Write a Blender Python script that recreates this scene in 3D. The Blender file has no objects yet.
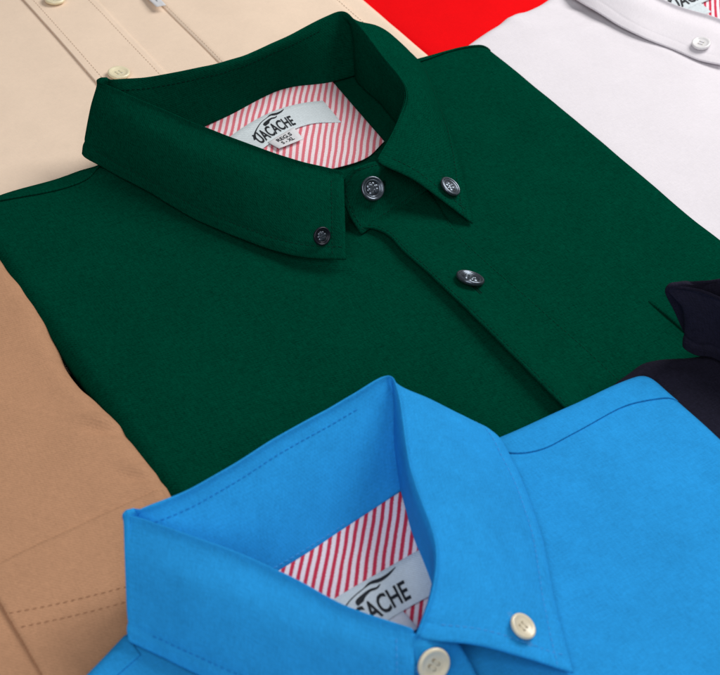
import bpy, bmesh, math, random
from mathutils import Vector, Matrix, noise
from mathutils.bvhtree import BVHTree
random.seed(4)
SC = bpy.context.scene
COL = SC.collection
R = math.radians

# ------------------------------------------------------------------ camera model (metres)
FPX, PITCH, DIST = 1704.0, R(39), 0.70
FW = Vector((0, math.cos(PITCH), -math.sin(PITCH)))
UP = Vector((0, math.sin(PITCH), math.cos(PITCH)))
RT = Vector((1, 0, 0))
CAM = Vector((0, 0, .03)) - FW*DIST
WD = Vector((.850, .526, 0)).normalized()       # across a shirt, towards the right
LD = Vector((.526, -.850, 0)).normalized()      # down a shirt, collar to hem
TILT = .05
def ray(x, y): return (FW*FPX + RT*(x-360) + UP*(337.5-y)).normalized()

# ------------------------------------------------------------------ materials
def new_mat(name):
    m = bpy.data.materials.new(name); m.use_nodes = True
    n = m.node_tree.nodes; l = m.node_tree.links
    return m, n, l, n['Principled BSDF']
def mathn(n, l, op, a, b=None, c=None):
    x = n.new('ShaderNodeMath'); x.operation = op
    for i, s in enumerate((a, b, c)):
        if s is None: continue
        if isinstance(s, (int, float)): x.inputs[i].default_value = s
        else: l.new(s, x.inputs[i])
    return x.outputs[0]
def fabric(name, rgb, twill=950, twill_amt=.12, grain=.16, mottle=.12, bump=.25, sheen=.12, rough=.85, angle=45, mscale=60, spec=.06):
    m, n, l, b = new_mat(name)
    uv = n.new('ShaderNodeUVMap'); uv.uv_map = 'UVMap'
    def nz(scale, detail=2, rot=None, scl=None):
        t = n.new('ShaderNodeTexNoise'); t.inputs['Scale'].default_value = scale; t.inputs['Detail'].default_value = detail
        src = uv.outputs[0]
        if scl:
            mp = n.new('ShaderNodeMapping'); mp.inputs['Scale'].default_value = scl; l.new(src, mp.inputs[0]); src = mp.outputs[0]
        l.new(src, t.inputs['Vector']); return t.outputs['Fac']
    mp = n.new('ShaderNodeMapping'); mp.inputs['Rotation'].default_value = (0, 0, R(angle)); l.new(uv.outputs[0], mp.inputs[0])
    wv = n.new('ShaderNodeTexWave'); wv.inputs['Scale'].default_value = twill/3.18; wv.inputs['Distortion'].default_value = 1.2
    wv.inputs['Detail'].default_value = 1; l.new(mp.outputs[0], wv.inputs['Vector'])
    warp = nz(1, 2, scl=(1500, 260, 1)); weft = nz(1, 2, scl=(260, 1500, 1)); fine = nz(1150, 3)
    big = nz(mscale, 4); mid = nz(mscale*5, 3)
    g = mathn(n, l, 'ADD', warp, weft); g = mathn(n, l, 'ADD', g, fine); g = mathn(n, l, 'SUBTRACT', g, 1.5)
    g = mathn(n, l, 'MULTIPLY', g, grain)
    w = mathn(n, l, 'MULTIPLY', mathn(n, l, 'SUBTRACT', wv.outputs['Fac'], .5), twill_amt)
    k = mathn(n, l, 'ADD', mathn(n, l, 'SUBTRACT', big, .5), mathn(n, l, 'MULTIPLY', mathn(n, l, 'SUBTRACT', mid, .5), .6))
    k = mathn(n, l, 'MULTIPLY', k, mottle*2)
    v = mathn(n, l, 'ADD', mathn(n, l, 'ADD', g, w), mathn(n, l, 'ADD', k, 1.0))
    mx = n.new('ShaderNodeVectorMath'); mx.operation = 'SCALE'; mx.inputs[0].default_value = rgb; l.new(v, mx.inputs['Scale'])
    l.new(mx.outputs[0], b.inputs['Base Color'])
    b.inputs['Roughness'].default_value = rough
    b.inputs['Specular IOR Level'].default_value = spec
    b.inputs['Sheen Weight'].default_value = sheen; b.inputs['Sheen Roughness'].default_value = .45
    b.inputs['Sheen Tint'].default_value = tuple(min(1, c*.8+.1) for c in rgb)+(1,)
    hh = mathn(n, l, 'ADD', mathn(n, l, 'MULTIPLY', g, 2.0), mathn(n, l, 'MULTIPLY', wv.outputs['Fac'], twill_amt*3))
    bp = n.new('ShaderNodeBump'); bp.inputs['Strength'].default_value = bump; bp.inputs['Distance'].default_value = .00025
    l.new(hh, bp.inputs['Height']); l.new(bp.outputs[0], b.inputs['Normal'])
    return m
def stripes(name, red, white, period, angle):
    m, n, l, b = new_mat(name)
    uv = n.new('ShaderNodeUVMap'); uv.uv_map = 'UVMap'
    mp = n.new('ShaderNodeMapping'); mp.inputs['Rotation'].default_value = (0, 0, R(angle)); l.new(uv.outputs[0], mp.inputs[0])
    nz = n.new('ShaderNodeTexNoise'); nz.inputs['Scale'].default_value = 45; nz.inputs['Detail'].default_value = 1; l.new(uv.outputs[0], nz.inputs['Vector'])
    f2 = n.new('ShaderNodeTexNoise'); f2.inputs['Scale'].default_value = 1600; l.new(uv.outputs[0], f2.inputs['Vector'])
    sp = n.new('ShaderNodeSeparateXYZ'); l.new(mp.outputs[0], sp.inputs[0])
    x = mathn(n, l, 'ADD', mathn(n, l, 'DIVIDE', sp.outputs[0], period), mathn(n, l, 'MULTIPLY', nz.outputs['Fac'], .45))
    x = mathn(n, l, 'ADD', x, mathn(n, l, 'MULTIPLY', f2.outputs['Fac'], .16))
    t = mathn(n, l, 'PINGPONG', x, .5)
    rm = n.new('ShaderNodeMapRange'); rm.inputs[1].default_value = .19; rm.inputs[2].default_value = .29; l.new(t, rm.inputs[0])
    mx = n.new('ShaderNodeMix'); mx.data_type = 'RGBA'; mx.inputs['A'].default_value = red+(1,); mx.inputs['B'].default_value = white+(1,)
    l.new(rm.outputs[0], mx.inputs['Factor'])
    mu = n.new('ShaderNodeVectorMath'); mu.operation = 'SCALE'; l.new(mx.outputs['Result'], mu.inputs[0])
    l.new(mathn(n, l, 'MULTIPLY_ADD', f2.outputs['Fac'], .5, .75), mu.inputs['Scale'])
    l.new(mu.outputs[0], b.inputs['Base Color']); b.inputs['Roughness'].default_value = .9; b.inputs['Specular IOR Level'].default_value = .1
    bp = n.new('ShaderNodeBump'); bp.inputs['Strength'].default_value = .3; bp.inputs['Distance'].default_value = .0003
    l.new(f2.outputs['Fac'], bp.inputs['Height']); l.new(bp.outputs[0], b.inputs['Normal'])
    return m
def plain(name, rgb, rough=.6, metal=0, spec=.3, grain=0, gscale=900, coat=0):
    m, n, l, b = new_mat(name)
    tc = n.new('ShaderNodeTexCoord'); t = n.new('ShaderNodeTexNoise'); t.inputs['Scale'].default_value = gscale; l.new(tc.outputs['Object'], t.inputs['Vector'])
    mu = n.new('ShaderNodeVectorMath'); mu.operation = 'SCALE'; mu.inputs[0].default_value = rgb
    l.new(mathn(n, l, 'MULTIPLY_ADD', t.outputs['Fac'], grain*2, 1-grain), mu.inputs['Scale'])
    l.new(mu.outputs[0], b.inputs['Base Color'])
    b.inputs['Roughness'].default_value = rough; b.inputs['Metallic'].default_value = metal; b.inputs['Specular IOR Level'].default_value = spec
    b.inputs['Coat Weight'].default_value = coat
    return m
GREEN = (.0002, .041, .0225); BLUE = (.020, .278, .655); WHITE = (.73, .69, .73); NAVY = (.0125, .0118, .0225)
BEIGE = (.82, .645, .50); TAN = (.455, .245, .140); RED = (.80, .0015, .004)
M = dict(
    green=fabric('green_cotton', GREEN, grain=.78, mottle=.14, twill_amt=.2, sheen=.0, spec=.0),
    blue=fabric('blue_cotton', BLUE, grain=.30, mottle=.17, twill_amt=.05, sheen=.03, mscale=24, spec=.03),
    white=fabric('white_cotton', WHITE, grain=.11, mottle=.03, twill_amt=.03),
    navy=fabric('navy_linen', NAVY, grain=.7, mottle=.16, twill_amt=.1, sheen=.03),
    beige=fabric('beige_cotton', BEIGE, grain=.08, mottle=.05, twill_amt=.04),
    tan=fabric('tan_twill', TAN, grain=.25, mottle=.07, twill_amt=.10, twill=900),
    red=fabric('red_cotton', RED, grain=.12, mottle=.05, twill_amt=.04, sheen=.02),
    stripe_pale=stripes('pale_red_stripe', (.68, .17, .21), (.83, .72, .75), .0030, 0),
    stripe_red=stripes('red_stripe', (.56, .035, .075), (.80, .72, .76), .0029, 0),
    label=fabric('label_satin', (.60, .66, .69), twill=1300, twill_amt=.35, grain=.2, mottle=.03, sheen=.1, rough=.6),
    tag=plain('tag_satin', (.68, .68, .70), .6, grain=.08),
    ink=plain('label_ink', (.012, .014, .018), .7, grain=.2),
    faint_ink=plain('faded_ink', (.10, .13, .13), .7, grain=.2),
    th_green=plain('green_thread', (.0015, .034, .02), .8, spec=.04, grain=.3),
    th_dark=plain('dark_green_thread', (.0006, .012, .008), .8, spec=.04, grain=.3),
    th_blue=plain('blue_thread', (.016, .20, .55), .8, spec=.04, grain=.2),
    th_pale=plain('pale_blue_thread', (.06, .33, .72), .8, spec=.04, grain=.2),
    th_white=plain('white_thread', (.66, .64, .68), .8, spec=.04, grain=.1),
    th_beige=plain('beige_thread', (.70, .55, .42), .8, spec=.04, grain=.1),
    th_tan=plain('brown_thread', (.31, .155, .085), .8, spec=.04, grain=.2),
    th_navy=plain('navy_thread', (.006, .005, .011), .8, spec=.04, grain=.2),
    th_black=plain('black_thread', (.004, .005, .006), .8, spec=.04, grain=.2),
    horn=plain('cream_button', (.68, .60, .44), .32, spec=.5, grain=.16, gscale=260, coat=.3),
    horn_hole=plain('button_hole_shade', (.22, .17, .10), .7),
    pale_hole=plain('pale_hole_shade', (.55, .52, .44), .6),
    pewter=plain('dark_pewter', (.095, .115, .14), .24, metal=.75, spec=.6, grain=.5, gscale=900),
    pewter_lo=plain('dark_pewter_recess', (.010, .013, .02), .4, metal=.5, spec=.5, grain=.4),
    pearl=plain('white_button', (.76, .74, .75), .25, spec=.5, grain=.05, coat=.4),
    yellow=plain('pale_yellow_button', (.82, .73, .50), .28, spec=.5, grain=.08, coat=.4),
    table=plain('table_laminate', (.07, .065, .06), .5, grain=.1, gscale=40),  # base colour darkened to stand in for shade in gaps between the shirts
)

# ------------------------------------------------------------------ object helpers
def link_mesh(name, verts, faces, mat, parent, uvs=None, smooth=True, structure=False):
    base = parent_world(parent)
    me = bpy.data.meshes.new(name)
    me.from_pydata([tuple(v-base) for v in verts], [], faces)
    if uvs:
        lay = me.uv_layers.new(name='UVMap')
        for lp in me.loops: lay.data[lp.index].uv = uvs[lp.vertex_index]
    if smooth:
        me.polygons.foreach_set('use_smooth', [True]*len(me.polygons))
    me.materials.append(mat); me.update()
    o = bpy.data.objects.new(name, me); COL.objects.link(o)
    if parent: o.parent = parent
    return o
def parent_world(p):
    v = Vector((0, 0, 0))
    while p: v = v + p.location; p = p.parent
    return v
def cr(pts, n):
    """centripetal Catmull-Rom through pts, n samples per segment"""
    out = []
    P = [pts[0]*2-pts[1]] + list(pts) + [pts[-1]*2-pts[-2]]
    for k in range(1, len(P)-2):
        p0, p1, p2, p3 = P[k-1:k+3]
        t0 = 0; t1 = t0+max((p1-p0).length, 1e-7)**.5; t2 = t1+max((p2-p1).length, 1e-7)**.5; t3 = t2+max((p3-p2).length, 1e-7)**.5
        for i in range(n):
            t = t1+(t2-t1)*i/n
            a1 = p0*((t1-t)/(t1-t0))+p1*((t-t0)/(t1-t0)); a2 = p1*((t2-t)/(t2-t1))+p2*((t-t1)/(t2-t1)); a3 = p2*((t3-t)/(t3-t2))+p3*((t-t2)/(t3-t2))
            b1 = a1*((t2-t)/(t2-t0))+a2*((t-t0)/(t2-t0)); b2 = a2*((t3-t)/(t3-t1))+a3*((t-t1)/(t3-t1))
            out.append(b1*((t2-t)/(t2-t1))+b2*((t-t1)/(t2-t1)))
    out.append(pts[-1].copy()); return out
def loft(rows, na, nb):
    g = [cr(r, na) for r in rows]
    if len(g) == 2:
        return [[g[0][j].lerp(g[1][j], i/nb) for j in range(len(g[0]))] for i in range(nb+1)]
    cols = [cr([g[i][j] for i in range(len(g))], nb) for j in range(len(g[0]))]
    return [[cols[j][i] for j in range(len(cols))] for i in range(len(cols[0]))]
def normals(g):
    I, J = len(g), len(g[0]); N = []
    for i in range(I):
        row = []
        for j in range(J):
            a = g[min(i+1, I-1)][j]-g[max(i-1, 0)][j]; b = g[i][min(j+1, J-1)]-g[i][max(j-1, 0)]
            n = a.cross(b); row.append(n.normalized() if n.length > 1e-14 else Vector((0, 0, 1)))
        N.append(row)
    return N
def arclen_uv(g):
    I, J = len(g), len(g[0]); im, jm = I//2, J//2
    us = [0.0]
    for j in range(1, J): us.append(us[-1]+(g[im][j]-g[im][j-1]).length)
    out = []
    acc = [0.0]*J
    for i in range(I):
        if i:
            for j in range(J): acc[j] += (g[i][j]-g[i-1][j]).length
        out.append([(us[j], acc[j]) for j in range(J)])
    return out
class Sheet:
    """a piece of cloth with thickness; g = grid of points, outer face along N"""
    def __init__(s, name, g, mat, parent, th=.0009, up=None, uv=None, make=True, thf=None):
        if up is not None:
            N = normals(g); i, j = len(g)*3//4, len(g[0])//2
            if N[i][j].dot(up) < 0:
                thf = thf[::-1] if thf else None
                g = [r[::-1] for r in g]; uv = [r[::-1] for r in uv] if uv else None
        s.g = g; s.N = normals(g); s.I, s.J = len(g), len(g[0])
        s.uv = uv or arclen_uv(g)
        if not make: return
        I, J = s.I, s.J; V = []; U = []; F = []
        for i in range(I):
            for j in range(J): V.append(g[i][j]); U.append(s.uv[i][j])
        nb = len(V)
        for i in range(I):
            for j in range(J): V.append(g[i][j]-s.N[i][j]*th*(thf[j] if thf else 1)); U.append(s.uv[i][j])
        for i in range(I-1):
            for j in range(J-1):
                a, b, c, d = i*J+j, i*J+j+1, (i+1)*J+j+1, (i+1)*J+j
                F.append((a, d, c, b)); F.append((nb+a, nb+b, nb+c, nb+d))
        ring = [(0, j) for j in range(J)]+[(i, J-1) for i in range(1, I)]+[(I-1, j) for j in range(J-2, -1, -1)]+[(i, 0) for i in range(I-2, 0, -1)]
        nr = len(V)
        for (i, j) in ring:
            ii = 1 if i == 0 else I-2 if i == I-1 else i; jj = 1 if j == 0 else J-2 if j == J-1 else j
            o = g[i][j]-g[ii][jj]; o = o.normalized() if o.length > 1e-9 else Vector()
            V.append(g[i][j]-s.N[i][j]*th*.5+o*th*.45); U.append(s.uv[i][j])
        K = len(ring)
        for k in range(K):
            k2 = (k+1) % K; a = ring[k][0]*J+ring[k][1]; b = ring[k2][0]*J+ring[k2][1]
            F.append((a, b, nr+k2, nr+k)); F.append((nr+k, nr+k2, nb+b, nb+a))
        s.th = th
        s.obj = link_mesh(name, V, F, mat, parent, U)
        bm = bmesh.new(); bm.from_mesh(s.obj.data); bmesh.ops.recalc_face_normals(bm, faces=bm.faces); bm.to_mesh(s.obj.data); bm.free()
    def at(s, a, b):
        """a in 0..1 across rows, b in 0..1 along columns"""
        x = max(0, min(.9999, a))*(s.I-1); y = max(0, min(.9999, b))*(s.J-1); i, j = int(x), int(y); fx, fy = x-i, y-j
        q = lambda A: A[i][j].lerp(A[i][j+1], fy).lerp(A[i+1][j].lerp(A[i+1][j+1], fy), fx)
        return q(s.g), q(s.N).normalized()
    def path(s, side, dist, j0=0.0, j1=1.0):
        """points at a distance from one edge: side 'end' (last row), 'start' (first row), 'left'/'right' columns"""
        out = []
        if side in ('end', 'start'):
            lines = [[(i, j) for i in (range(s.I-1, -1, -1) if side == 'end' else range(s.I))] for j in range(int(j0*(s.J-1)), int(j1*(s.J-1))+1)]
        else:
            lines = [[(i, j) for j in (range(s.J) if side == 'left' else range(s.J-1, -1, -1))] for i in range(int(j0*(s.I-1)), int(j1*(s.I-1))+1)]
        for ln in lines:
            acc = 0
            for k in range(1, len(ln)):
                p, q = s.g[ln[k-1][0]][ln[k-1][1]], s.g[ln[k][0]][ln[k][1]]; d = (q-p).length
                if acc+d >= dist:
                    f = (dist-acc)/d; out.append((p.lerp(q, f), s.N[ln[k][0]][ln[k][1]])); break
                acc += d
        return out
def stitch(name, path, mat, parent, pitch=.0024, ln=.0017, rad=.00022, lift=.00005):
    V = []; F = []; acc = 0; nxt = pitch*.5
    for k in range(1, len(path)):
        (p, n), (q, n2) = path[k-1], path[k]; d = (q-p).length
        if d < 1e-9: continue
        t = (q-p)/d
        while nxt <= acc+d:
            c = p+t*(nxt-acc); nn = n.lerp(n2, (nxt-acc)/d).normalized(); side = t.cross(nn).normalized(); b0 = len(V)
            l2 = ln*(.5+random.uniform(-.05, .05))
            for (x, r, z) in ((-1, .25, -.3), (-.6, 1, .6), (.6, 1, .6), (1, .25, -.3)):
                for a in range(6):
                    an = a*math.pi/3; V.append(c+t*(l2*x)+side*(math.cos(an)*rad*r)+nn*(lift+rad*z*.6+math.sin(an)*rad*r*.7))
            for r in range(3):
                for a in range(6):
                    F.append((b0+r*6+a, b0+r*6+(a+1) % 6, b0+(r+1)*6+(a+1) % 6, b0+(r+1)*6+a))
            nxt += pitch
        acc += d
    if V: return link_mesh(name, V, F, mat, parent)
def frame(n, ref=LD):
    n = n.normalized(); y = (-ref-n*(-ref).dot(n)).normalized(); x = y.cross(n).normalized(); return x, y, n
def lathe(prof, c, X, Y, Z, seg=48):
    V = []; F = []; m = len(prof)
    for a in range(seg):
        an = 2*math.pi*a/seg; d = X*math.cos(an)+Y*math.sin(an)
        for (r, z) in prof: V.append(c+d*r+Z*z)
    for a in range(seg):
        b = (a+1) % seg
        for k in range(m-1): F.append((a*m+k, b*m+k, b*m+k+1, a*m+k+1))
    return V, F
def button(root, c, n, rad, kind, spin=0., lift=.0012):
    X, Y, Z = frame(n); X, Y = X*math.cos(spin)+Y*math.sin(spin), Y*math.cos(spin)-X*math.sin(spin)
    c = c+Z*lift; s = rad/.0055
    if kind.startswith('pewter'):
        prof = [(0, -.0006), (.0040, -.0006), (.0053, 0), (.0055, .0007), (.0053, .0013), (.0048, .0016), (.0043, .0013), (.0041, .0010), (.0038, .0011), (.0036, .0012), (.0034, .0009), (.0031, .0007), (0, .0006)]
    else:
        prof = [(0, -.0007), (.0040, -.0007), (.0051, -.0002), (.0055, .0006), (.0054, .0012), (.0049, .0016), (.0043, .0015), (.0036, .0011), (.0030, .0009), (0, .0009)]
    V, F = lathe([(r*s, z*s) for r, z in prof], c, X, Y, Z)
    b = link_mesh('button', V, F, M[kind], root)
    if kind.startswith('pewter'):
        # relief on the recessed face: small crest of lumps
        V = []; F = []
        pts = [(-.0015, -.0013, .0008), (-.0019, .0005, .0006), (-.0006, .0016, .0008), (.0011, .0013, .0007), (.0019, -.0003, .0006), (.0009, -.0016, .0008), (0, .0002, .0010), (-.0009, -.0002, .0008), (.0011, 0, .0007), (.0003, .0025, .0004), (-.0001, -.0009, .0006)]
        for (x, y, r) in pts:
            r *= 1.8
            v, f = lathe([(0, .00115*s), (r*s*.5, .00108*s), (r*s*.85, .00085*s), (r*s*1.05, .0006*s)], c+X*x*s+Y*y*s, X, Y, Z, 10)
            o = len(V); V += v; F += [tuple(i+o for i in q) for q in f]
        link_mesh('emblem', V, F, M['pewter'], b)
        v, f = lathe([(0, .00071*s), (.0031*s, .00078*s)], c, X, Y, Z, 32)
        link_mesh('recess', v, f, M['pewter_lo'], b)
    else:
        V = []; F = []
        for (x, y) in ((1, 1), (-1, 1), (-1, -1), (1, -1)):
            v, f = lathe([(0, .00098*s), (.0006*s, .00098*s), (.00065*s, .0008*s)], c+(X*x+Y*y)*.00105*s, X, Y, Z, 14)
            o = len(V); V += v; F += [tuple(i+o for i in q) for q in f]
        link_mesh('thread_holes', V, F, M['horn_hole' if kind == 'horn' else 'pale_hole'], b)
        V = []; F = []
        for sx in (-1, 1):
            for e in (-1, 0, 1):
                p = c+X*(sx*.00105+e*.00022)*s+Z*.00105*s
                v, f = lathe([(.00014*s, -.0012*s), (.00017*s, 0), (.00014*s, .0012*s)], p+Y*0, X, Z, Y, 6)
                o = len(V); V += v; F += [tuple(i+o for i in q) for q in f]
        th = {'horn': 'horn', 'pearl': 'th_white', 'yellow': 'yellow'}[kind]
        link_mesh('thread', V, F, M[th], b)
    return b
def buttonhole(root, c, n, d, mat, ln=.012):
    d = (d-n*d.dot(n)).normalized(); sd = n.cross(d); pts = []; L2 = ln/2
    V = []; F = []
    k = 26
    for i in range(k):
        for s in (-1, 1):
            b0 = len(V); p = c+d*(-L2+ln*i/(k-1))
            for z, w in ((-.0001, .0), (.00018, .0004), (-.0001, .0011)):
                V.append(p+sd*s*(w+random.uniform(0, .0001))+n*z-d*.0002); V.append(p+sd*s*w+n*z+d*.0002)
            F += [(b0, b0+1, b0+3, b0+2), (b0+2, b0+3, b0+5, b0+4)]
    return link_mesh('buttonhole', V, F, mat, root)

# ------------------------------------------------------------------ a shirt's frame and body
class Shirt:
    def __init__(s, name, label, v0, uL, uR, mat, z0=.032, vlen=.33, r=.0075, thick=.014, vtop=None, seed=0, waves=1.0, ridges=()):
        s.v0, s.uL, s.uR, s.z0, s.r, s.thick, s.seed, s.waves, s.ridges = v0, uL, uR, z0, r, thick, seed, waves, ridges
        s.vtop = vtop or (lambda u: v0); s.vbot = v0+vlen; s.mat = mat; s.vis = []
        um = (uL+uR)/2; b = WD*um+LD*(v0+vlen/2)
        s.root = bpy.data.objects.new(name, None); COL.objects.link(s.root)
        s.root.empty_display_size = .02
        s.root.location = (b.x, b.y, max(0.0, z0-TILT*vlen/2-thick)); s.root['label'] = label; s.root['category'] = 'shirt'; s.root['group'] = 'folded button-down shirts laid out in rows'
    def plane(s, v): return s.z0-TILT*(v-s.v0)
    def px(s, x, y, h=0.):
        h = h/1000
        n = Vector((TILT*LD.x, TILT*LD.y, 1)); k = s.z0+h+TILT*s.v0; d = ray(x, y)
        return CAM+d*((k-n.dot(CAM))/n.dot(d))
    def uvp(s, x, y, h=0.):
        p = s.px(x, y, h); return Vector((p.dot(WD), p.dot(LD), h/1000))
    def loc(s, u, v, h=0.): return WD*u+LD*v+Vector((0, 0, s.plane(v)+h))
    def wob(s, v): return .0007*noise.noise((v*22, s.seed*3.1, 5.))+.0002*noise.noise((v*60, s.seed*3.1, 9.))
    def bz(s, u, v):
        f = lambda d: math.sqrt(max(0, 1-(1-min(1, max(0, d/s.r)))**2))
        w = f(u-s.uL)*f(s.uR-u)*f(v-s.vtop(u))*f(s.vbot-v)
        n = .0009*noise.noise((u*14, v*10, s.seed))+.00035*noise.noise((u*45, v*30, s.seed+7))
        z = s.plane(v)-s.r+s.r*w+n*s.waves*w
        for (ru, rv, du, dv, amp, wid, ln) in s.ridges:     # soft creases
            a = (u-ru)*du+(v-rv)*dv; b = -(u-ru)*dv+(v-rv)*du
            if abs(a) < ln*2.5 and abs(b) < wid*4: z += amp*math.exp(-(a/ln)**2-(b/wid)**2)
        return z
    def on(s, u, v, h=0.): return WD*u+LD*v+Vector((0, 0, s.bz(u, v)+h))
    def body(s, hole=None, step=.0022):
        r = s.r
        def axis(a, b):
            e = [r*(1-math.cos(k*math.pi/2/7)) for k in range(7)]
            n = max(4, int((b-a-2*r)/step)); return [a+x for x in e]+[a+r+(b-a-2*r)*k/n for k in range(n+1)]+[b-x for x in reversed(e)]
        us = axis(s.uL, s.uR); ts = axis(0, 1*(s.vbot-s.v0)); J = len(us)
        V = []; U = []; F = []; I = len(ts); Tm = s.vbot-s.v0
        for t in ts:
            for u in us:
                vt = s.vtop(u); v = vt+(t if t < .03 else .03+(t-.03)*(s.vbot-vt-.03)/(Tm-.03))
                e = max(0, 1-min(u-s.uL, s.uR-u)/.035); uu = u+s.wob(v)*e*e*(3-2*e)
                V.append(WD*uu+LD*v+Vector((0, 0, s.bz(u, v)))); U.append((u, v))
        for i in range(I-1):
            for j in range(J-1):
                cu = (U[i*J+j][0]+U[(i+1)*J+j+1][0])/2; cv = (U[i*J+j][1]+U[(i+1)*J+j+1][1])/2
                if hole and inside(cu, cv, hole): continue
                F.append((i*J+j, (i+1)*J+j, (i+1)*J+j+1, i*J+j+1))
        ring = [(0, j) for j in range(J)]+[(i, J-1) for i in range(1, I)]+[(I-1, j) for j in range(J-2, -1, -1)]+[(i, 0) for i in range(I-2, 0, -1)]
        cu, cv = (s.uL+s.uR)/2, (s.v0+s.vbot)/2
        prev = [i*J+j for i, j in ring]; dd = s.thick-s.r
        for (dz, ins) in ((.35, .0002), (.75, .0022), (1.0, .006)):
            cur = []
            for (i, j) in ring:
                p = V[i*J+j]; u, v = U[i*J+j]
                o = WD*(ins if j == 0 else -ins if j == J-1 else 0)+LD*(ins if i == 0 else -ins if i == I-1 else 0)
                cur.append(len(V)); V.append(Vector((p.x, p.y, s.plane(v)-s.r-dd*dz))+o); U.append((u, v+dz*.004))
            for k in range(len(ring)):
                k2 = (k+1) % len(ring); F.append((prev[k], prev[k2], cur[k2], cur[k]))
            prev = cur
        F.append(tuple(prev))
        s.bobj = link_mesh('body', V, F, s.mat, s.root, U)
        bm = bmesh.new(); bm.from_mesh(s.bobj.data); bmesh.ops.recalc_face_normals(bm, faces=bm.faces); bm.to_mesh(s.bobj.data); bm.free()
        s.bgrid = (V, F)
        return s.bobj
    def overlay(s, name, rows, mat=None, na=12, nb=10, th=.0012, parent=None, uvoff=None):
        """patch of cloth lying on the body; rows of (u, v, height)"""
        g = loft(rows, na, nb); pts = [[s.on(p.x, p.y, p.z) for p in r] for r in g]
        uv = [[(p.x, p.y) for p in r] for r in g]
        return Sheet(name, pts, mat or s.mat, parent or s.root, th=th, up=Vector((0, 0, 1)), uv=uv)
def inside(x, y, poly):
    c = False; n = len(poly)
    for i in range(n):
        (x1, y1), (x2, y2) = poly[i], poly[(i+1) % n]
        if (y1 > y) != (y2 > y) and x < (x2-x1)*(y-y1)/(y2-y1)+x1: c = not c
    return c
def lerp_fn(pts):
    P = cr([Vector((a, b, 0)) for a, b in pts], 16)
    def f(u):
        if u <= P[0].x: return P[0].y
        for a, b in zip(P, P[1:]):
            if u <= b.x: return a.y+(b.y-a.y)*(u-a.x)/max(1e-9, b.x-a.x)
        return P[-1].y
    return f
def sheet_hit(sh, x, y):
    bv = BVHTree.FromPolygons([p for r in sh.g for p in r], [(i*sh.J+j, (i+1)*sh.J+j, (i+1)*sh.J+j+1, i*sh.J+j+1) for i in range(sh.I-1) for j in range(sh.J-1)])
    p, n, _, _ = bv.ray_cast(CAM, ray(x, y))
    if p is None: return None
    if n.dot(CAM-p) < 0: n = -n
    return p, n
def collar(S, crest, edge, neck, bulge, mat=None, outs=None, bh=.5, na=22, nb=18, ridge=1.0):
    """crest, edge: lists of world points along the fold from one front end to the other; neck: bottom of the inside band"""
    tgs = []; n = len(crest); assert n == len(edge) == len(neck) == len(bulge), (n, len(edge), len(neck), len(bulge)); rows = [[] for _ in range(8)]
    for k in range(n):
        c, e, b = crest[k], edge[k], neck[k]
        tg = 1.0
        if 0 < k < n-1:
            t1, t2 = (c-crest[k-1]).normalized(), (crest[k+1]-c).normalized(); tg = max(.15, min(1, .5+.6*t1.dot(t2)))
        tgs.append(tg)
        o = (e-c); o.z = 0; o = o.normalized() if o.length > 1e-6 else LD*-1
        rows[0].append(b); rows[1].append(b.lerp(c, .5)-o*.0008)
        rows[2].append(c-o*.0012*tg-Vector((0, 0, .0022))); rows[3].append(c+Vector((0, 0, .0)))
        rows[4].append(c+o*.0014*tg-Vector((0, 0, .0016)))
        d = e-c; side = Vector((0, 0, 1))*math.hypot(d.x, d.y)+o*abs(d.z)
        side = side.normalized() if side.length > 1e-9 else Vector((0, 0, 1))
        rows[5].append(c.lerp(e, .35)+side*bulge[k]*.9); rows[6].append(c.lerp(e, .7)+side*bulge[k]*.7); rows[7].append(e)
    g = loft(rows, na, nb)
    for r in g:
        for p in r:
            p += Vector((0, 0, 1))*(.0012*noise.noise(p*28)+.0003*noise.noise(p*80))
    press(g, amt=ridge)
    thf = []
    for j in range(len(g[0])):
        k = min(n-2, j//na); f = j/na-k; thf.append(tgs[k]*(1-f)+tgs[k+1]*f)
    return Sheet('collar', g, mat or S.mat, S.root, th=.0011, up=Vector((0, 0, 1)), thf=thf)
def press(g, d0=.0056, amt=1.0):
    """pressed, top-stitched rim: a groove where the thread sinks in, slightly puckered cloth outside it"""
    N = normals(g); I, J = len(g), len(g[0])
    sg = 1 if N[I*3//4][J//2].z > 0 else -1
    D = [[9.0]*J for _ in range(I)]
    for j in range(J):
        acc = 0
        for i in range(I-1, I//2, -1):
            D[i][j] = acc; acc += (g[i][j]-g[i-1][j]).length
            if acc > .02: break
    for i in range(I*4//7, I):
        for js in (range(J), range(J-1, -1, -1)):
            acc = 0; js = list(js)
            for a, b in zip(js, js[1:]):
                D[i][a] = min(D[i][a], acc); acc += (g[i][a]-g[i][b]).length
                if acc > .02: break
    for i in range(I):
        for j in range(J):
            d = D[i][j]
            if d < .02:
                p = g[i][j]
                w = -.00030*math.exp(-((d-d0)/.0008)**2)+.00022*math.exp(-((d-d0*.5)/.0017)**2)
                w += noise.noise(p*260)*.00016*math.exp(-((d-d0)/.004)**2)
                g[i][j] = p+N[i][j]*(w*sg*amt)
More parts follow.
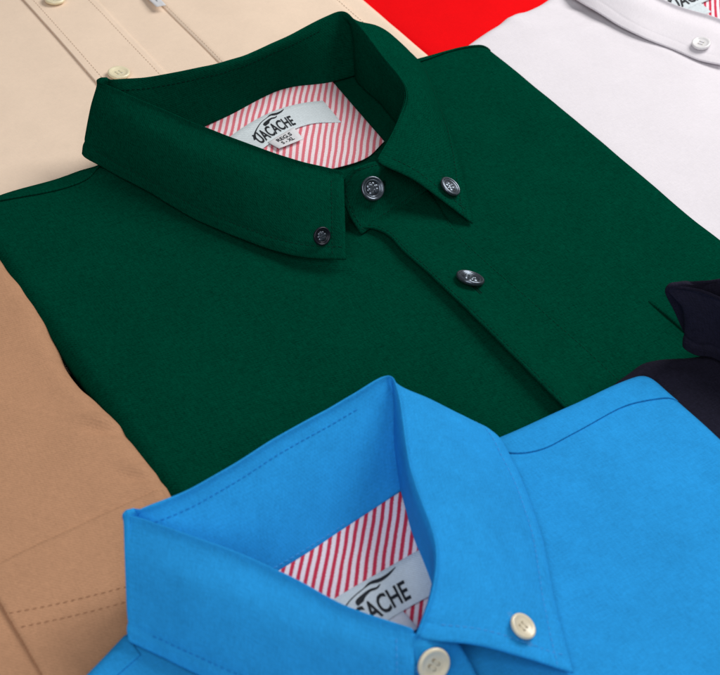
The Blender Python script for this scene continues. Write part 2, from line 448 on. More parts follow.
def text_geo(txt):
    cu = bpy.data.curves.new('t', 'FONT'); cu.body = txt; cu.offset = .022; cu.resolution_u = 3
    o = bpy.data.objects.new('t', cu); COL.objects.link(o); bpy.context.view_layer.update()
    me = bpy.data.meshes.new_from_object(o.evaluated_get(bpy.context.evaluated_depsgraph_get()))
    bpy.data.objects.remove(o); bm = bmesh.new(); bm.from_mesh(me); bmesh.ops.triangulate(bm, faces=bm.faces)
    bmesh.ops.subdivide_edges(bm, edges=[e for e in bm.edges if e.calc_length() > .15], cuts=2)
    bmesh.ops.triangulate(bm, faces=bm.faces)
    P = [v.co.copy() for v in bm.verts]; F = [tuple(v.index for v in f.verts) for f in bm.faces]; bm.free(); bpy.data.meshes.remove(me)
    x0, x1 = min(p.x for p in P), max(p.x for p in P); y0, y1 = min(p.y for p in P), max(p.y for p in P)
    return [((p.x-x0)/(x1-x0), (p.y-y0)/(y1-y0)) for p in P], F
def on_sheet(sh, a, b, lift=.00018):
    p, n = sh.at(a, b)
    if n.z < 0: n = -n
    return p+n*lift
def letters(sh, txt, b0, b1, a_top, a_bot, parent, mat, name='lettering', slant=0):
    P, F = text_geo(txt)
    V = [on_sheet(sh, a_bot+(a_top-a_bot)*y, b0+(b1-b0)*x+slant*y) for x, y in P]
    return link_mesh(name, V, F, mat, parent, smooth=False)
def ribbon(sh, strokes, parent, mat, name='emblem'):
    V = []; F = []
    for pts in strokes:                       # (b, a, half width in a)
        P = cr([Vector(p) for p in pts], 8); o = len(V)
        for i, p in enumerate(P):
            q = P[min(i+1, len(P)-1)]-P[max(i-1, 0)]; nrm = Vector((-q.y, q.x*3, 0)); nrm = nrm.normalized() if nrm.length > 0 else Vector((0, 1, 0))
            V.append(on_sheet(sh, p.y+nrm.y*p.z, p.x+nrm.x*p.z*.4)); V.append(on_sheet(sh, p.y-nrm.y*p.z, p.x-nrm.x*p.z*.4))
        F += [(o+2*i, o+2*i+1, o+2*i+3, o+2*i+2) for i in range(len(P)-1)]
    return link_mesh(name, V, F, mat, parent, smooth=False)
MOUSTACHE = [[(.36, .40, .01), (.38, .33, .065), (.41, .28, .045), (.45, .25, .03), (.485, .28, .024), (.51, .24, .008)],
             [(.43, .14, .01), (.47, .11, .03), (.52, .16, .042), (.56, .15, .032), (.61, .08, .008)],
             [(.185, .62, .03), (.20, .52, .028), (.235, .41, .018), (.30, .28, .013), (.36, .19, .012), (.43, .14, .010)]]
def flat(S, name, quad, mat, parent, th=.0004, h=None, na=10, nb=8, bend=0.):
    rows = [[Vector(p) for p in r] for r in quad]
    g = loft(rows, na, nb)
    return Sheet(name, g, mat, parent, th=th, up=Vector((0, 0, 1)))
def drop(S, p, h):   # the point of the shirt straight below p
    return WD*p.dot(WD)+LD*p.dot(LD)+Vector((0, 0, S.plane(p.dot(LD))+h/1000))

# ================================================================== the table
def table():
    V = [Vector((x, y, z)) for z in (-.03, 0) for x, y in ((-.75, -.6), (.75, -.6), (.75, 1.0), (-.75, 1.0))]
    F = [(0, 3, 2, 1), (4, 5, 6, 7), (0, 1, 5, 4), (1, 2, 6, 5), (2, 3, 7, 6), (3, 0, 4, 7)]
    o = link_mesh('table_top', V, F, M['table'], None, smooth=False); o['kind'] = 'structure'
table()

# ================================================================== GREEN SHIRT
def green():
    v0 = -.177
    vt = lerp_fn([(-.105, -.1745), (-.084, -.1769), (-.040, -.1759), (.04, -.1800), (.10, -.1805), (.1425, -.1790), (.172, -.1760), (.184, -.1700)])
    S = Shirt('folded_shirt', 'dark green shirt with pewter buttons, its collar open in the middle of the display', v0, -.105, .184, M['green'], vtop=vt, seed=1.3, waves=2.3,
              vlen=.345, ridges=((.026, -.046, .55, .83, .0020, .0045, .018), (.034, -.040, .35, .93, -.0016, .004, .020), (.016, -.050, .75, .65, -.0012, .005, .016), (-.036, -.164, .85, .5, .0020, .004, .014), (-.028, -.158, .75, .65, -.0014, .004, .014), (.11, -.03, .05, 1, .0012, .012, .05), (-.07, .0, .2, 1, .0016, .015, .05), (-.02, .03, .3, .95, -.0014, .014, .045), (.15, -.09, .15, .99, -.0014, .012, .04)))
    P = S.px
    crest = [P(343, 171, 23), P(285, 156, 26), P(205, 126, 29), P(150, 104, 31), P(112, 88, 32), P(97, 81.5, 32), P(101, 80.5, 32), P(114, 80, 32), P(150, 77, 32), P(212, 65, 32.5), P(275, 41, 33), P(325, 16, 33), P(340, 11, 33), P(346, 12, 33), P(355, 20, 32.5), P(383, 55, 30), P(406, 90, 28), P(399, 118, 26), P(378, 158, 23)]
    out = lambda p, d, h: drop(S, p, h)-LD*d
    edge = [P(345, 259, 5.5), P(290, 254.5, 4.5), P(200, 221, 3), P(140, 187, 3), P(104, 168, 3), P(82, 155, 4),
            P(82, 155, 4)+WD*.003-LD*.0025, out(crest[7], .003, 4), out(crest[8], .006, 4), out(crest[9], .007, 4), out(crest[10], .008, 4), out(crest[11], .008, 4),
            out(crest[12], .006, 4)+WD*.003, out(crest[13], .004, 4)+WD*.006, P(402, 50, 8), P(419, 60, 5), P(440, 104, 3), P(457, 152, 3), P(473, 221, 3)]
    neck = []
    for k, c in enumerate(crest):
        neck.append(drop(S, c, 1.5)+(LD*.002 if k > 4 and k < 13 else Vector()))
    for k, (x, y) in {7: (140, 152), 8: (180, 138), 9: (224, 118), 10: (283, 89), 11: (331, 82), 12: (366, 71), 13: (379, 66)}.items(): neck[k] = P(x, y, 1.2)
    neck[6] = neck[7].lerp(drop(S, crest[6], 1.5), .35); neck[5] = neck[7].lerp(drop(S, crest[5], 1.5), .7)
    bul = [.002, .003, .004, .004, .003, .001, .001, .001, .002, .002, .002, .002, .001, .001, .004, .005, .005, .005, .002]
    hole = [(p.dot(WD), p.dot(LD)) for p in (P(352, 176), P(300, 180), P(220, 160), P(150, 150), P(170, 130), P(230, 105), P(300, 75), P(372, 58), P(400, 80), P(408, 110), P(395, 140))]
    S.body(hole)
    # inside of the neck: back panel, striped yoke lining
    q = lambda x, y, h=0: P(x, y, h)
    Sheet('back_panel', loft([[q(118, 150, -1), q(190, 112, -1), q(310, 72, -1), q(385, 58, -1)], [q(125, 170, -1), q(240, 130, -.5), q(370, 85, -.5), q(415, 75, -1)], [q(230, 230, -1), q(330, 200, -1), q(410, 140, -1), q(440, 120, -1)]], 12, 10), M['green'], S.root, up=Vector((0, 0, 1)))
    # lining
    rows = [[q(150, 145, .6), q(205, 126, .8), q(250, 102, 1), q(300, 84, 1), q(331, 80, .9)],
            [q(180, 165, .8), q(230, 146, 1.6), q(285, 122, 2), q(330, 108, 2), q(357, 110, 1)],
            [q(230, 200, .6), q(280, 180, .8), q(325, 170, 1), q(365, 158, 1), q(384, 141, .8)]]
    ln = Sheet('yoke_lining', loft(rows, 12, 12), M['stripe_pale'], S.root, th=.0005, up=Vector((0, 0, 1)))
    th = R(40)
    ln_uv(ln, R(36))
    # neck label
    rows = [[q(206, 156, 2.0), q(228, 138, 2.4), q(250, 123, 2.6), q(275, 110.5, 2.8), q(300, 103.5, 2.8), q(323, 100.5, 2.4)],
            [q(222, 169, 2.0), q(250, 157, 2.4), q(271, 142, 2.7), q(291, 130, 2.9), q(313, 123, 2.8), q(341, 122, 2.2)]]
    lab = Sheet('neck_label', loft(rows, 8, 6), M['label'], S.root, th=.0004, up=Vector((0, 0, 1)))
    put_label(lab, 'UACACHE', .335, .67, .30)
    tg = Sheet('size_tag', loft([[q(268, 142, 3.0), q(293.5, 127, 3.3)], [q(279, 148, 3.4), q(303, 138.5, 3.9)]], 6, 6), M['tag'], S.root, th=.0004, up=Vector((0, 0, 1)))
    orient_text(tg, 'REG.S', .22, .78, .18, .48, M['ink']); orient_text(tg, 'S - XL', .26, .74, .56, .84, M['ink'])
    col = collar(S, crest, edge, neck, bul)
    # stand with its button tab
    rows = [[P(362, 233, 1.5), P(349, 212, 7), P(342.5, 192, 14), P(347, 178, 20), P(356, 170, 23)],
            [P(380, 221, 2), P(369, 203, 8), P(363, 187, 15), P(363, 175, 20), P(367, 164.5, 23)],
            [P(403, 206, 2.5), P(394, 190, 7), P(387, 176, 13), P(384, 167, 18), P(382, 160, 20)],
            [P(430, 187, 2.5), P(418, 172, 6), P(408, 160, 9), P(402, 152, 13), P(398, 148, 15)]]
    st = Sheet('collar_stand', loft(rows, 8, 8), M['green'], S.root, th=.0012, up=Vector((0, -.6, .8)))
    # placket
    E = [S.uvp(363, 232), S.uvp(371, 232.5), S.uvp(387, 240), S.uvp(403, 257), S.uvp(425, 277), S.uvp(450, 302), S.uvp(478, 330), S.uvp(506, 358), S.uvp(549, 401), S.uvp(640, 490)]
    G = [S.uvp(425, 188), S.uvp(429, 194), S.uvp(436, 204), S.uvp(446, 220), S.uvp(462, 240), S.uvp(488, 265), S.uvp(520, 293), S.uvp(554, 322), S.uvp(605, 366), S.uvp(690, 445)]
    def hh(L_, h): return [Vector((p.x, p.y, h)) for p in L_]
    mid = [a.lerp(b, .5) for a, b in zip(E, G)]
    pk = S.overlay('placket', [[Vector((p.x, p.y, .0026+.0030*min(1, k/8))) for k, p in enumerate(E)], [Vector((a.lerp(b, .12).x, a.lerp(b, .12).y, .0028+.0026*min(1, k/8))) for k, (a, b) in enumerate(zip(E, G))], hh(mid, .0020), hh(G, .0008)], nb=8)
    # yokes on both shoulders
    seamL = [S.uvp(-30, 206), S.uvp(0, 201), S.uvp(40, 193), S.uvp(70, 185), S.uvp(92, 176), S.uvp(101, 165)]
    seamR = [S.uvp(412, 66), S.uvp(430, 60), S.uvp(450, 53), S.uvp(471, 48.5), S.uvp(492, 47)]
    def yoke(seam):
        seam = [Vector((min(max(p.x, S.uL+.0016), S.uR-.0016), p.y, 0)) for p in seam]
        top = [Vector((p.x, vt(p.x)-.0005, .0004)) for p in seam]
        return S.overlay('yoke', [top]+[hh([Vector((a.x, a.y+(b.y-a.y)*f, 0)) for a, b in zip(top, seam)], .0005+.0007*f**4) for f in (.12, .3, .55, .8, 1)], nb=6, na=8, th=.0012)
    yL, yR = yoke(seamL), yoke(seamR)
    # patch pocket whose near edge stands open
    pu = S.uvp(649, 300)
    rows = [[Vector((pu.x, pu.y+d, h)) for d, h in ((0, .0005), (.010, .0012), (.022, .0010), (.06, .001), (.10, .001))],
            [Vector((pu.x+.016, pu.y-.001+d, .0010)) for d in (0, .012, .03, .06, .10)],
            [Vector((.1795, pu.y-.002+d, .0006)) for d in (0, .012, .03, .06, .10)]]
    S.overlay('chest_pocket', rows)
    # stitching
    stitch('stitching', col.path('end', .0055, 0, .24), M['th_green'], col.obj)
    stitch('stitching', col.path('end', .0055, .76, 1), M['th_green'], col.obj)
    stitch('stitching', col.path('left', .0055, .62, .98)+[], M['th_green'], col.obj)
    stitch('stitching', col.path('right', .0055, .62, .98), M['th_green'], col.obj)
    stitch('stitching', st.path('start', .0016), M['th_green'], st.obj)
    for side in ('left', 'right'): stitch('stitching', st.path(side, .0016), M['th_green'], st.obj)
    stitch('stitching', pk.path('end', .0012), M['th_green'], pk.obj, rad=.00014); stitch('stitching', pk.path('start', .0012), M['th_green'], pk.obj, rad=.00014)
    stitch('stitching', inner_path(col, .0055, .40, .66), M['th_dark'], col.obj)
    # buttons
    for sh, x, y, rd, sp in ((st, 371, 189, .0057, .3), (col, 448, 189, .0053, .8), (pk, 469, 282, .0064, .1)):
        p, n = sheet_hit(sh, x, y)
        n0 = n
        if sh is pk: n = (n+WD*.15-LD*.1).normalized()
        if sh is st: n = (n*.25-FW*.75+WD*.22).normalized()
        button(S.root, p, n, rd, 'pewter', sp)
        dirn = WD if sh is st else LD; off = {0: WD*.003, 1: LD*-.0035, 2: LD*.003}[(st, col, pk).index(sh)]
        off = off-n0*off.dot(n0); buttonhole(sh.obj, p+n0*.00005+off, n0, dirn, M['th_dark'], .012)
    p, n = sheet_hit(col, 317, 235)
    button(S.root, p, (n*.55+LD*.8+WD*.2).normalized(), .0042, 'pewter_lo', .3, .0040)
    return S
def ln_uv(sh, ang):
    lay = sh.obj.data.uv_layers['UVMap']; base = parent_world(sh.obj)
    c, s = math.cos(ang), math.sin(ang)
    for lp in sh.obj.data.loops:
        p = sh.obj.data.vertices[lp.vertex_index].co+base; u, v = p.dot(WD), p.dot(LD)
        lay.data[lp.index].uv = (u*c+v*s, -u*s+v*c)
def flipped(sh):   # is the column axis reversed against WD?
    return (sh.g[0][-1]-sh.g[0][0]).dot(WD) < 0
def lab_map(sh):
    return (lambda b: 1-b) if flipped(sh) else (lambda b: b)
class View:
    """sheet seen with b running towards +W whatever its winding"""
    def __init__(s, sh): s.sh = sh; s.m = lab_map(sh)
    def at(s, a, b): return s.sh.at(a, s.m(b))
def put_label(lab, txt, b0, b1, shift):
    v = View(lab)
    letters(v, txt, b0, b1, .42, .88, lab.obj, M['ink'])
    ribbon(v, [[((b-.19)*(b1-b0)/.43+b0, a, w) for b, a, w in st] for st in MOUSTACHE], lab.obj, M['ink'])
def orient_text(sh, txt, b0, b1, a0, a1, mat):
    letters(View(sh), txt, b0, b1, a0, a1, sh.obj, mat)

# ================================================================== BLUE SHIRT
def blue():
    v0 = .0776
    vt = lerp_fn([(-.235, .130), (-.20, .114), (-.165, .098), (-.14, .087), (-.10, .080), (-.02, .076), (.0126, .0777), (.05, .0775), (.0836, .0778), (.088, .081)])
    S = Shirt('folded_shirt', 'bright blue shirt with cream buttons at the front of the display', v0, -.235, .088, M['blue'], vtop=vt, seed=4.7, vlen=.33, waves=2.2,
              ridges=((.005, .096, .9, .3, .0012, .005, .012), (-.006, .11, .2, 1, .0008, .006, .03), (.03, .14, .6, .8, .0007, .012, .04)))
    P = S.px
    crest = [P(412, 629, 22), P(347, 607, 24), P(282, 573, 26), P(217, 545, 28), P(160, 524, 29), P(133, 516, 29), P(123, 515, 29), P(127, 513, 29), P(143, 508, 29), P(193, 487, 29.5), P(287, 431, 31), P(352, 395, 32), P(384, 377.5, 32.5), P(391, 377, 32), P(398, 392, 31.5), P(411, 470, 29), P(436, 545, 27), P(433, 590, 25), P(418, 634, 22)]
    out = lambda p, d, h: drop(S, p, h)-LD*d
    edge = [P(415, 718, 3), P(350, 722, 3), P(270, 705, 3), P(200, 676, 3), P(160, 656, 3), P(140, 646, 3.5), P(128, 639, 4),
            P(128, 639, 4)+WD*.003-LD*.0025, out(crest[8], .003, 4), out(crest[9], .006, 4), out(crest[10], .007, 4), out(crest[11], .008, 4), out(crest[12], .006, 4)+WD*.003, out(crest[13], .004, 4)+WD*.007,
            P(489, 430, 6), P(514, 464, 3), P(541, 534, 3), P(557, 610, 3), P(573, 671, 3)]
    neck = [drop(S, c, 1.5) for c in crest]
    for k, (x, y) in {8: (185, 620), 9: (225, 600), 10: (300, 557), 11: (355, 521), 12: (400, 492), 13: (428, 474)}.items(): neck[k] = P(x, y, 1.2)
    neck[7] = neck[8].lerp(neck[7], .35); neck[6] = neck[8].lerp(neck[6], .7)
    bul = [.002, .003, .004, .004, .003, .002, .001, .001, .001, .002, .002, .002, .001, .001, .0025, .004, .0045, .004, .002]
    hole = [(p.dot(WD), p.dot(LD)) for p in (P(415, 640), P(340, 640), P(270, 615), P(190, 600), P(200, 560), P(290, 505), P(370, 455), P(430, 440), P(462, 500), P(470, 580), P(440, 620))]
    S.body(hole)
    q = P
    Sheet('back_panel', loft([[q(158, 610, -1), q(240, 555, -1), q(370, 470, -1), q(432, 432, -1)], [q(170, 640, -1), q(300, 570, -.5), q(420, 490, -.5), q(472, 455, -1)], [q(300, 700, -1), q(420, 640, -1), q(500, 560, -1), q(560, 520, -1)]], 12, 10), M['blue'], S.root, up=Vector((0, 0, 1)))
    rows = [[q(215, 606, .6), q(282, 567, .8), q(345, 526, 1), q(405, 487, 1), q(440, 465, 1)],
            [q(250, 640, .8), q(315, 600, 1.6), q(375, 560, 2), q(430, 525, 2), q(465, 500, 1)],
            [q(310, 690, .6), q(370, 650, .8), q(420, 625, 1), q(455, 590, 1), q(490, 560, .8)]]
    ln = Sheet('yoke_lining', loft(rows, 12, 12), M['stripe_red'], S.root, th=.0005, up=Vector((0, 0, 1)))
    ln_uv(ln, R(38))
    rows = [[q(300, 622, 2.2), q(339, 596, 2.6), q(382, 571, 2.8), q(428, 545, 2.6), q(470, 522, 2)],
            [q(330, 660, 2.2), q(366, 635, 2.6), q(403, 610, 2.9), q(440, 590, 2.6), q(480, 570, 2)]]
    lab = Sheet('neck_label', loft(rows, 8, 6), M['label'], S.root, th=.0004, up=Vector((0, 0, 1)))
    put_label(lab, 'UACACHE', .125, .575, 0)
    tg = Sheet('size_tag', loft([[q(372, 632, 3.0), q(403, 611, 3.3)], [q(386, 650, 3.2), q(417, 628, 3.6)]], 6, 6), M['tag'], S.root, th=.0004, up=Vector((0, 0, 1)))
    col = collar(S, crest, edge, neck, bul)
    rows = [[P(405, 712, 1.5), P(394, 690, 7), P(392, 668, 13), P(398, 648, 18), P(410, 634, 21)],
            [P(440, 702, 2), P(432, 684, 7), P(428, 665, 13), P(426, 648, 18), P(424, 636, 20)],
            [P(480, 684, 2.5), P(474, 670, 5), P(466, 655, 8), P(460, 645, 11), P(455, 638, 13)]]
    st = Sheet('collar_stand', loft(rows, 8, 10), M['blue'], S.root, th=.0012, up=Vector((0, -.6, .8)))
    hh = lambda L_, h: [Vector((p.x, p.y, h)) for p in L_]
    E = [S.uvp(405, 712), S.uvp(425, 716), S.uvp(450, 742), S.uvp(500, 800), S.uvp(580, 890)]
    G = [S.uvp(482, 682), S.uvp(500, 690), S.uvp(530, 718), S.uvp(580, 775), S.uvp(660, 860)]
    pk = S.overlay('placket', [hh(E, .0030), hh([a.lerp(b, .5) for a, b in zip(E, G)], .0022), hh(G, .0012)], nb=8)
    seamR = [S.uvp(492, 450), S.uvp(505, 453), S.uvp(522, 454), S.uvp(542, 450), S.uvp(573, 435), S.uvp(621, 409), S.uvp(655, 400), S.uvp(679, 397)]
    seamL = [S.uvp(60, 722), S.uvp(100, 690), S.uvp(125, 668), S.uvp(140, 655)]
    def yoke(seam):
        seam = [Vector((min(max(p.x, S.uL+.0016), S.uR-.0016), p.y, 0)) for p in seam]
        top = [Vector((p.x, vt(p.x)-.0005, .0004)) for p in seam]
        return S.overlay('yoke', [top]+[hh([Vector((a.x, a.y+(b.y-a.y)*f, 0)) for a, b in zip(top, seam)], .0004+.0003*f**4) for f in (.12, .3, .55, .8, 1)], nb=6, na=8, th=.0005)
    yoke(seamR); yoke(seamL)
    stitch('stitching', col.path('end', .0060, 0, .29), M['th_pale'], col.obj)
    stitch('stitching', col.path('end', .0055, .76, 1), M['th_blue'], col.obj)
    for side in ('left', 'right'): stitch('stitching', col.path(side, .0055, .62, .97), M['th_pale'], col.obj)
    # seam along the inside band, just under the fold
    for f0, f1 in ((.385, .715),): stitch('stitching', inner_path(col, .0060, f0, f1), M['th_blue'], col.obj)
    stitch('stitching', col.path('start', .0016, .40, .70), M['th_pale'], col.obj)
    for sh, x, y, rd in ((st, 431, 663, .0058), (col, 520, 629, .0049)):
        p, n = sheet_hit(sh, x, y); button(S.root, p, n, rd, 'horn', .5)
        buttonhole(sh.obj, p+n*.0001, n, LD*.9+WD*.2 if sh is col else WD, M['th_pale'], .013)
    return S
def inner_path(sh, dist, f0, f1):
    """a line at a distance below the fold on the inside of the collar"""
    out = []; out2 = []
    top = max(range(sh.I), key=lambda i: sum(sh.g[i][j].z for j in range(0, sh.J, 7)))
    for j in range(int(f0*(sh.J-1)), int(f1*(sh.J-1))+1):
        acc = 0
        for i in range(top, 0, -1):
            p, q = sh.g[i][j], sh.g[i-1][j]; d = (q-p).length
            if acc+d >= dist: out.append((p.lerp(q, (dist-acc)/d), sh.N[i][j])); break
            acc += d
    return out

# ================================================================== WHITE SHIRT
def white():
    v0 = -.190
    S0 = Shirt('folded_shirt', 'white shirt with a white button on its collar point, beside the red shirt', v0, .172, .462, M['white'], z0=.028, seed=2.2, waves=1.8, vlen=.345, thick=.012,
               ridges=((.235, -.165, 1, .3, .0010, .005, .018), (.25, -.185, .8, .6, -.0010, .004, .012), (.262, -.130, .3, 1, .0008, .006, .03), (.213, -.19, .5, .9, .0012, .004, .008)))
    S = S0; P = S.px
    a = [S.uvp(440, 60), S.uvp(470, 37.5), S.uvp(502, 17), S.uvp(513, 9.5), S.uvp(522, 7.5), S.uvp(538, 0), S.uvp(568, -20)]
    vt = lerp_fn([(p.x, p.y) for p in a]+[(.36, -.225), (.42, -.21), (.465, -.19)]); S.vtop = vt
    crest = [P(748, 34, 6), P(720, 20, 7), P(686, 8, 8.5), P(655, -6, 11), P(625, -22, 14), P(605, -34, 17), P(598, -40, 18), P(602, -41, 18), P(660, -58, 20), P(710, -82, 22), P(770, -110, 26), P(800, -95, 26), P(826, -60, 29), P(834, -30, 27), P(800, 10, 24)]
    out = lambda p, d, h: drop(S, p, h)-LD*d
    edge = [P(722, 64, 3), P(700, 58.5, 3), P(671, 46, 3), P(640, 34, 4), P(602, 14, 4), P(578, 0, 4), P(566, -10, 4),
            P(566, -10, 4)+WD*.003-LD*.0025, out(crest[8], .008, 4), out(crest[9], .008, 4), out(crest[10], .006, 4)+WD*.004, P(850, -70, 5), P(872, -30, 3), P(885, 10, 3), P(895, 70, 3)]
    neck = [drop(S, c, 1.5) for c in crest]
    for k in range(2, 11): neck[k] = neck[k]+WD*.020*min(1, (k-1)/3)+LD*.004
    hole = [(p.dot(WD), p.dot(LD)) for p in (P(752, 52), P(690, 30), P(640, 10), P(625, -5), P(690, -40), P(790, -70), P(815, -30), P(800, 20))]
    S.body(hole)
    col = collar(S, crest, edge, neck, [.0004, .0005, .0006, .0006, .0008, .001, .001, .001, .002, .002, .002, .003, .004, .004, .002], ridge=.35)
    Sheet('back_panel', loft([[P(628, -18, -1), P(690, -50, -1), P(800, -78, -1)], [P(662, 4, -1), P(740, -20, -1), P(825, -50, -1)], [P(712, 34, -1), P(780, 30, -1), P(845, -10, -1)]], 10, 8), M['white'], S.root, up=Vector((0, 0, 1)))
    ln = Sheet('yoke_lining', loft([[P(640, -20, .8), P(690, -35, 1), P(750, -55, 1)], [P(665, 6, .8), P(712, -6, 1.4), P(772, -24, 1)], [P(700, 40, .6), P(750, 30, .8), P(800, 10, .8)]], 10, 8), M['stripe_red'], S.root, th=.0005, up=Vector((0, 0, 1)))
    ln_uv(ln, R(40))
    lab = Sheet('neck_label', loft([[P(630, 5, 2.2), P(672, -14, 2.6), P(705, -27, 2.6), P(745, -38, 2)], [P(648, 26, 2.2), P(687, 9, 2.6), P(722, -6, 2.6), P(762, -18, 2)]], 8, 6), M['label'], S.root, th=.0004, up=Vector((0, 0, 1)))
    put_label(lab, 'UACACHE', .24, .72, 0)
    Sheet('size_tag', loft([[P(686, 9, 3), P(700, 2, 3.3)], [P(696, 18, 3), P(711, 11.5, 3.5)]], 6, 6), M['label'], S.root, th=.0004, up=Vector((0, 0, 1)))
    stitch('stitching', col.path('end', .0055, 0, .4), M['th_white'], col.obj)
    p, n = sheet_hit(col, 701, 46); button(S.root, p, n, .0050, 'pearl', .4)
    E = [(-.0, 0)]
    # front placket (outside the photograph's right edge, still part of the shirt)
    hh = lambda L_, h: [Vector((a, b, h)) for a, b in L_]
    S.overlay('placket', [hh([(.318, -.105), (.320, -.05), (.322, .02), (.322, .12)], .0026), hh([(.338, -.12), (.338, -.05), (.339, .02), (.339, .12)], .002), hh([(.356, -.12), (.356, -.05), (.356, .02), (.356, .12)], .0012)])
    return S

# ================================================================== NAVY SHIRT
def navy():
    v0 = .0735
    S = Shirt('folded_shirt', 'navy blue shirt half hidden at the right, its folded collar resting on the green shirt', v0, .072, .345, M['navy'], z0=.0275, seed=6.1, vlen=.33, waves=1.5,
              ridges=((.10, .085, .8, .6, .0010, .004, .012), (.125, .105, .5, .9, .0010, .006, .02)), thick=.014)
    P = S.px
    top = [S.uvp(600, 385), S.uvp(632, 362), S.uvp(640, 356), S.uvp(655, 352), S.uvp(690, 350), S.uvp(720, 342)]
    S.vtop = lerp_fn([(p.x, p.y) for p in top]+[(.20, .066), (.28, .068), (.325, .076)])
    crest = [P(930, 440, 22), P(860, 392, 25), P(790, 340, 29), P(735, 304, 31), P(700, 290, 32), P(676, 287, 32), P(667.5, 288, 32), P(671, 286.5, 32), P(735, 276, 32), P(810, 240, 33), P(880, 205, 33), P(905, 215, 32), P(945, 260, 30), P(985, 315, 28), P(970, 370, 26), P(945, 420, 22)]
    out = lambda p, d, h: drop(S, p, h)-LD*d
    edge = [P(925, 540, 3), P(860, 500, 3), P(790, 430, 3), P(735, 372, 3), P(712, 357, 3), P(695, 354, 3.5), P(683, 346, 5),
            P(683, 346, 5)+WD*.003-LD*.0025, out(crest[8], .005, 4), out(crest[9], .008, 4), out(crest[10], .008, 4), out(crest[11], .004, 4)+WD*.006, P(985, 270, 4), P(1020, 330, 3), P(1045, 390, 3), P(1060, 460, 3)]
    neck = [drop(S, c, 1.5) for c in crest]
    for k in range(2, 11): neck[k] = neck[k]+WD*.013*min(1, (k-1)/3)+LD*.003
    hole = [(p.dot(WD), p.dot(LD)) for p in (P(930, 470), P(850, 440), P(760, 370), P(730, 345), P(800, 310), P(900, 270), P(960, 310), P(955, 400))]
    S.body(hole)
    col = collar(S, crest, edge, neck, [.002, .003, .004, .004, .004, .004, .004, .003, .002, .002, .002, .002, .004, .004, .004, .002])
    Sheet('back_panel', loft([[P(700, 350, -1), P(820, 290, -1), P(950, 230, -1)], [P(750, 400, -1), P(860, 350, -1), P(980, 290, -1)], [P(860, 470, -1), P(930, 440, -1), P(1010, 370, -1)]], 10, 8), M['navy'], S.root, up=Vector((0, 0, 1)))
    stitch('stitching', col.path('end', .0055, .05, .5), M['th_navy'], col.obj)
    return S

# ================================================================== BEIGE, TAN, RED
def beige():
    S = Shirt('folded_shirt', 'pale beige shirt with yellow buttons and a small white flag tag on its pocket', -.431, -.125, .166, M['beige'], seed=8.4, waves=1.6, vlen=.36,
              ridges=((.10, -.26, .5, 1, .0006, .006, .03),))
    S.body()
    hh = lambda L_, h: [Vector((a, b, h)) for a, b in L_]
    vs = (-.40, -.35, -.30, -.25, -.19, -.12)
    du = (.0, -.0009, -.0012, -.0018, -.002, -.002)
    pk = S.overlay('placket', [hh([(d, v) for v, d in zip(vs, du)], .0012), hh([(.004+d, v) for v, d in zip(vs, du)], .0013), hh([(.017, v) for v in vs], .0010), hh([(.034, v) for v in vs], .0004)], th=.0009)
    stitch('stitching', pk.path('end', .004), M['th_beige'], pk.obj); stitch('stitching', pk.path('start', .004), M['th_beige'], pk.obj)
    po = S.overlay('chest_pocket', [hh([(.0622, v) for v in (-.335, -.30, -.27, -.24, -.21)], .0008), hh([(.10, v) for v in (-.335, -.30, -.27, -.24, -.20)], .0012), hh([(.150, v) for v in (-.335, -.30, -.27, -.24, -.21)], .0010)], th=.0012)
    for e in ('start', 'end'): stitch('stitching', po.path(e, .0014), M['th_beige'], po.obj)
    for x, y in ((55, 2), (119, 76)):
        p, n = sheet_hit(pk, x, y); button(S.root, p, n, .0058, 'yellow', .2)
    a, b, c, d = S.uvp(142, -4), S.uvp(151, -7), S.uvp(157, 12), S.uvp(166, 11.5)
    g = [[S.on(a.x, a.y, .0018), S.on(b.x, b.y, .0022)], [S.on((a.x+c.x)/2, (a.y+c.y)/2, .0030), S.on((b.x+d.x)/2, (b.y+d.y)/2, .0032)], [S.on(c.x, c.y, .0036), S.on(d.x, d.y, .0042)]]
    fl = Sheet('flag_tag', loft(g, 6, 6), M['tag'], S.root, th=.0007, up=Vector((0, 0, 1)))
    ribbon(fl, [[(.5, .35, .08), (.55, .55, .1), (.5, .75, .06)], [(.25, .2, .05), (.4, .4, .05)]], fl.obj, M['faint_ink'], 'printed_mark')
    return S
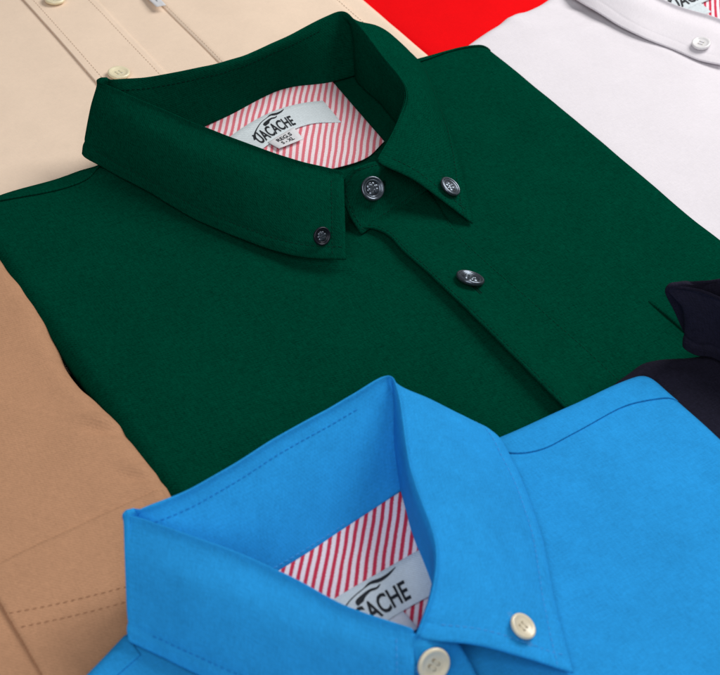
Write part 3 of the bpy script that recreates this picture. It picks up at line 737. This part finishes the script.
def tan():
    S = Shirt('folded_shirt', 'tan brown shirt with a double-stitched chest pocket, at the left edge', -.185, -.400, -.1012, M['tan'], seed=3.9, waves=1.6, vlen=.345, z0=.0325, r=.0095, thick=.0165,
              ridges=((-.109, -.016, .80, .6, .0022, .0028, .008), (-.111, -.011, .8, .6, -.0018, .0028, .008), (-.112, .018, .7, .7, -.0014, .003, .009), (-.108, .016, .8, .6, .0012, .003, .007), (-.107, .026, .9, .3, .0012, .003, .006), (-.14, -.05, .4, .9, .0008, .012, .05)))
    S.wob = lambda v: -.0055*math.exp(-((v+.050)/.026)**2)+.0006*noise.noise((v*28, 3.3, 5.))+.0008*noise.noise((v*85, 2., 9.))
    S.body()
    hh = lambda L_, h: [Vector((a, b, h)) for a, b in L_]
    us = (-.1795, -.160, -.140, -.120, -.1065)
    top = (.0345, .0325, .031, .030, .0295)
    po = S.overlay('chest_pocket', [[Vector((u, t, .0010)) for u, t in zip(us, top)]]+[[Vector((u, t+d, .0014)) for u, t in zip(us, top)] for d in (.012, .03, .06, .10, .13)], th=.0013, nb=8)
    # hem of the pocket: two stitched lines
    def seam(pts):
        out = []
        for p in cr([Vector(x) for x in pts], 14):
            out.append((S.on(p.x, p.y, .0016), Vector((0, 0, 1))))
        return out
    l1 = [S.uvp(8, 616), S.uvp(60, 606), S.uvp(125, 590), S.uvp(190, 572)]; l2 = [S.uvp(20, 630), S.uvp(75, 618), S.uvp(130, 604), S.uvp(195, 586)]
    stitch('stitching', seam(l1), M['th_tan'], po.obj, pitch=.0027, ln=.0016, rad=.00015); stitch('stitching', seam(l2), M['th_tan'], po.obj, pitch=.0027, ln=.0016, rad=.00015)
    return S
def red():
    S = Shirt('folded_shirt', 'bright red shirt seen as a wedge between the beige and white shirts', -.445, .158, .452, M['red'], seed=5.5, waves=2.5, vlen=.36, z0=.030)
    S.body(); return S
beige(); red(); tan(); G = green(); white(); navy(); blue()

# ================================================================== light
w = bpy.data.worlds.new('World'); SC.world = w; w.use_nodes = True
w.node_tree.nodes['Background'].inputs[0].default_value = (.95, .97, 1.0, 1); w.node_tree.nodes['Background'].inputs[1].default_value = .15
def area(name, loc, target, size, power, col=(1, 1, 1), sy=None):
    L = bpy.data.lights.new(name, 'AREA'); L.energy = power; L.color = col; L.size = size
    if sy: L.shape = 'RECTANGLE'; L.size_y = sy
    o = bpy.data.objects.new(name, L); COL.objects.link(o); o.location = loc
    o.rotation_euler = (Vector(target)-Vector(loc)).to_track_quat('-Z', 'Y').to_euler()
area('softbox_lamp', (.62, .50, .80), (.05, .05, .03), .6, 11, (1, .985, .96))
area('fill_lamp', (-.15, -.95, .95), (0, 0, .03), .9, 9.5, (.97, .98, 1))

# ================================================================== camera
cd = bpy.data.cameras.new('camera'); cam = bpy.data.objects.new('camera', cd); COL.objects.link(cam)
cd.sensor_width = 36; cd.sensor_fit = 'HORIZONTAL'; cd.lens = FPX/720*36; cd.clip_start = .01; cd.clip_end = 50
cam.location = CAM; cam.rotation_euler = FW.to_track_quat('-Z', 'Y').to_euler()
cd.dof.use_dof = True; cd.dof.focus_distance = (G.px(420, 215, 5)-CAM).dot(FW); cd.dof.aperture_fstop = 26
SC.camera = cam
SC.view_settings.view_transform = 'Standard'; SC.view_settings.look = 'None'; SC.view_settings.exposure = 0
